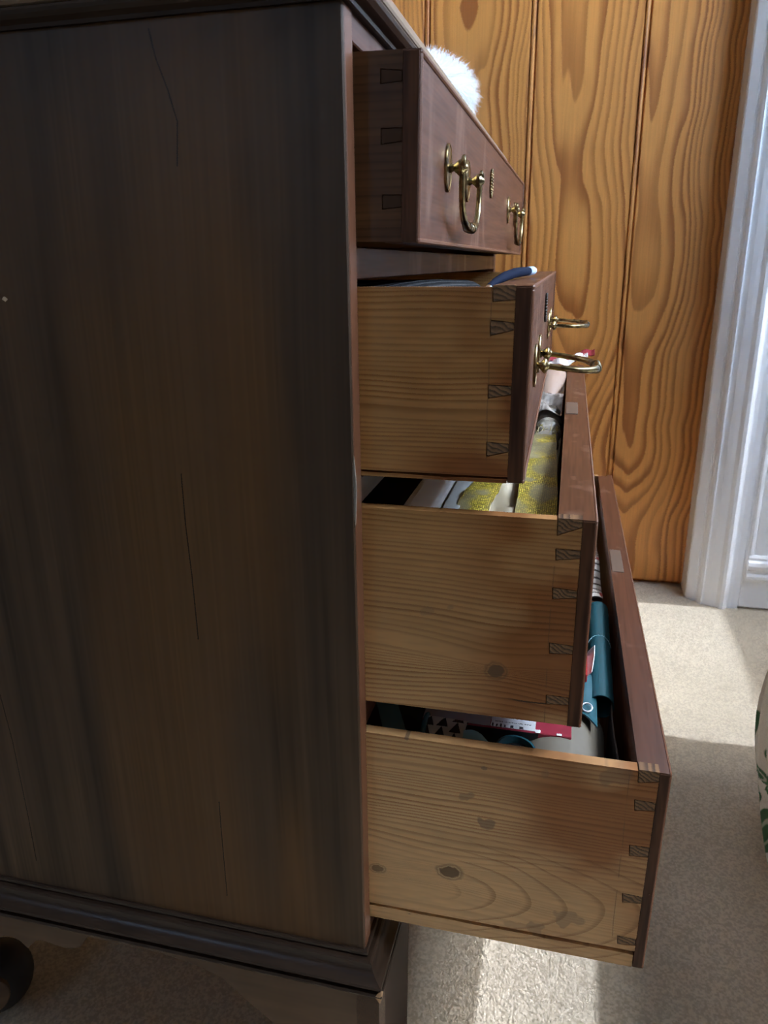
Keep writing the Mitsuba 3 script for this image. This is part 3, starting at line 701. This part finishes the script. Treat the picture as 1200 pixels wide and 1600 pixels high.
rb = add('red_box', cbox(.030, .1445, .0720, .190, .3575, 0.37850, .0006), 'm_redbox', label='flat red box with a white label under the third drawer', category='box')
add('white_label', cbox(.0835, .1175, .0735, .100, 0.37850, 0.37895, .0001), 'm_label', rb, label='white label with small dark print')
add('white_strip', cbox(.1175, .1215, .0718, .0760, 0.37850, 0.37890, .0001), 'm_label', rb)
add('white_strip', cbox(.1335, .1375, .0718, .0745, 0.37850, 0.37890, .0001), 'm_label', rb)
# one line of print too small to read: five words as rows of letter-sized strokes
strokes, tx = [], .0858
for nl in (9, 3, 8, 5, 7):
    for q in range(nl):
        hgt = .00105 if (q * 7 + nl) % 3 else .00085
        strokes.append(cbox(tx, tx + .00050, .0800, .0800 + hgt, .37895, .37905, .00001)); tx += .00078
    tx += .0009
add('label_print', cat(*strokes), 'm_ink', rb, label='line of tiny illegible print')
bars = [cbox(.0845 + k * .0031, .0858 + k * .0031, .0736, .0775 - .0008 * (k % 2), 0.37890, 0.37905, .00002) for k in range(4)] + [cbox(.0985, .1010, .0736, .0770, 0.37890, 0.37905, .00002), cbox(.1055, .1085, .0736, .0768, 0.37890, 0.37905, .00002)]
add('label_mark', cat(*bars), 'm_ink', rb)
add('grey_strip', cbox(.0305, .0830, .0735, .150, 0.37850, 0.37910, .0001), 'm_lilac', rb, label='grey printed part of the lid')
add('front_shade', cbox(.0302, .1200, .0717, .0724, .3578, .3778, .0001), 'm_black', rb, label='shade on the box front as a black strip')  # thin black plate painting shade onto the red box front
pr_ = add('printed_roll', hollow((.0345, .0660, .3640), (.0660, .0640, .3640), .0185, .0011, 36), 'm_trees', smooth=40, label='roll of black and white tree print paper in the bottom drawer', category='wrapping paper')
add('teal_edge', tube([(.0340, .0660 + .0188 * math.cos(a), .3640 + .0188 * math.sin(a)) for a in np.linspace(0, 2 * math.pi, 41)], .0020, 8, cap=False), 'm_teal', pr_, smooth=True, label='teal edge of the roll')
cr = add('cardboard_tube', hollow((.1050, .0500, .3775), (.1000, .0545, .3300), .0150, .0016, 34), 'm_teal', smooth=40, label='short teal tube with a dark hollow end in front of the red box', category='tube')
add('dark_plug', lathe([(0, 0), (0, .0132), (.0015, .0132), (.0015, 0)], 'z', (.1047, .0503, .3715), 28), 'm_black', cr, label='black plug for the shade inside the tube')  # black disc painting the shade inside the hollow tube
add('pale_sheet', sheet(curved([(.0640, .046, .3770), (.074, .047, .3810), (.084, .046, .3760), (.091, .044, .3690)], [(.0, .010, .006), (.0, .008, .004), (0, .003, .001)], 22, 8), .0006), 'm_teal_light', smooth=40, label='pale blue folded sheet beside the tree print roll', category='paper')
add('teal_strip', sheet(curved([(-.004, .085, .388), (.004, .070, .383), (.012, .055, .374), (.020, .045, .362), (.024, .040, .350)], [(.007, .004, 0), (.008, .004, -.001), (.006, .003, -.002)], 24, 8), .0006), 'm_teal_pale', smooth=40, label='curled dull teal paper strip at the back of the bottom drawer', category='paper')
ys = np.linspace(.335, .72, 60); xs = np.linspace(.120, .1745, 14)
G = np.array([[(x - .0152 * (y - .30) * (x - .12) / .0545, y, .3740 + .0035 * math.sin(y * 48 + x * 30) + .003 * math.sin(x * 140 + y * 9) + .006 * (y - .33)) for y in ys] for x in xs])
add('printed_paper', sheet(G, .0010), 'm_stripes', smooth=40, label='printed black, white and gold wrapping paper far back in the bottom drawer', category='wrapping paper')
add('brown_box', cbox(.120, .1740, .322, .362, .300, .3745, .001), 'm_brownbox', label='dark brown box behind the thin teal roll', category='box')
add('black_bag', cat(sheet(np.array([[(.1775 + .0015 * math.sin(y * 40), y, z) for z in np.linspace(.30, .372, 6)] for y in np.linspace(.04, .16, 18)]), .0012)), 'm_black', smooth=40, label='black plastic bag standing against the front board of the bottom drawer', category='bag')
add('dark_fill', cbox(-.06, .123, .036, .34, .275, .3250, .004), 'm_black', label='black filler block lying deep in the bottom drawer', category='paper')  # plain black block filling the drawer below the rolls
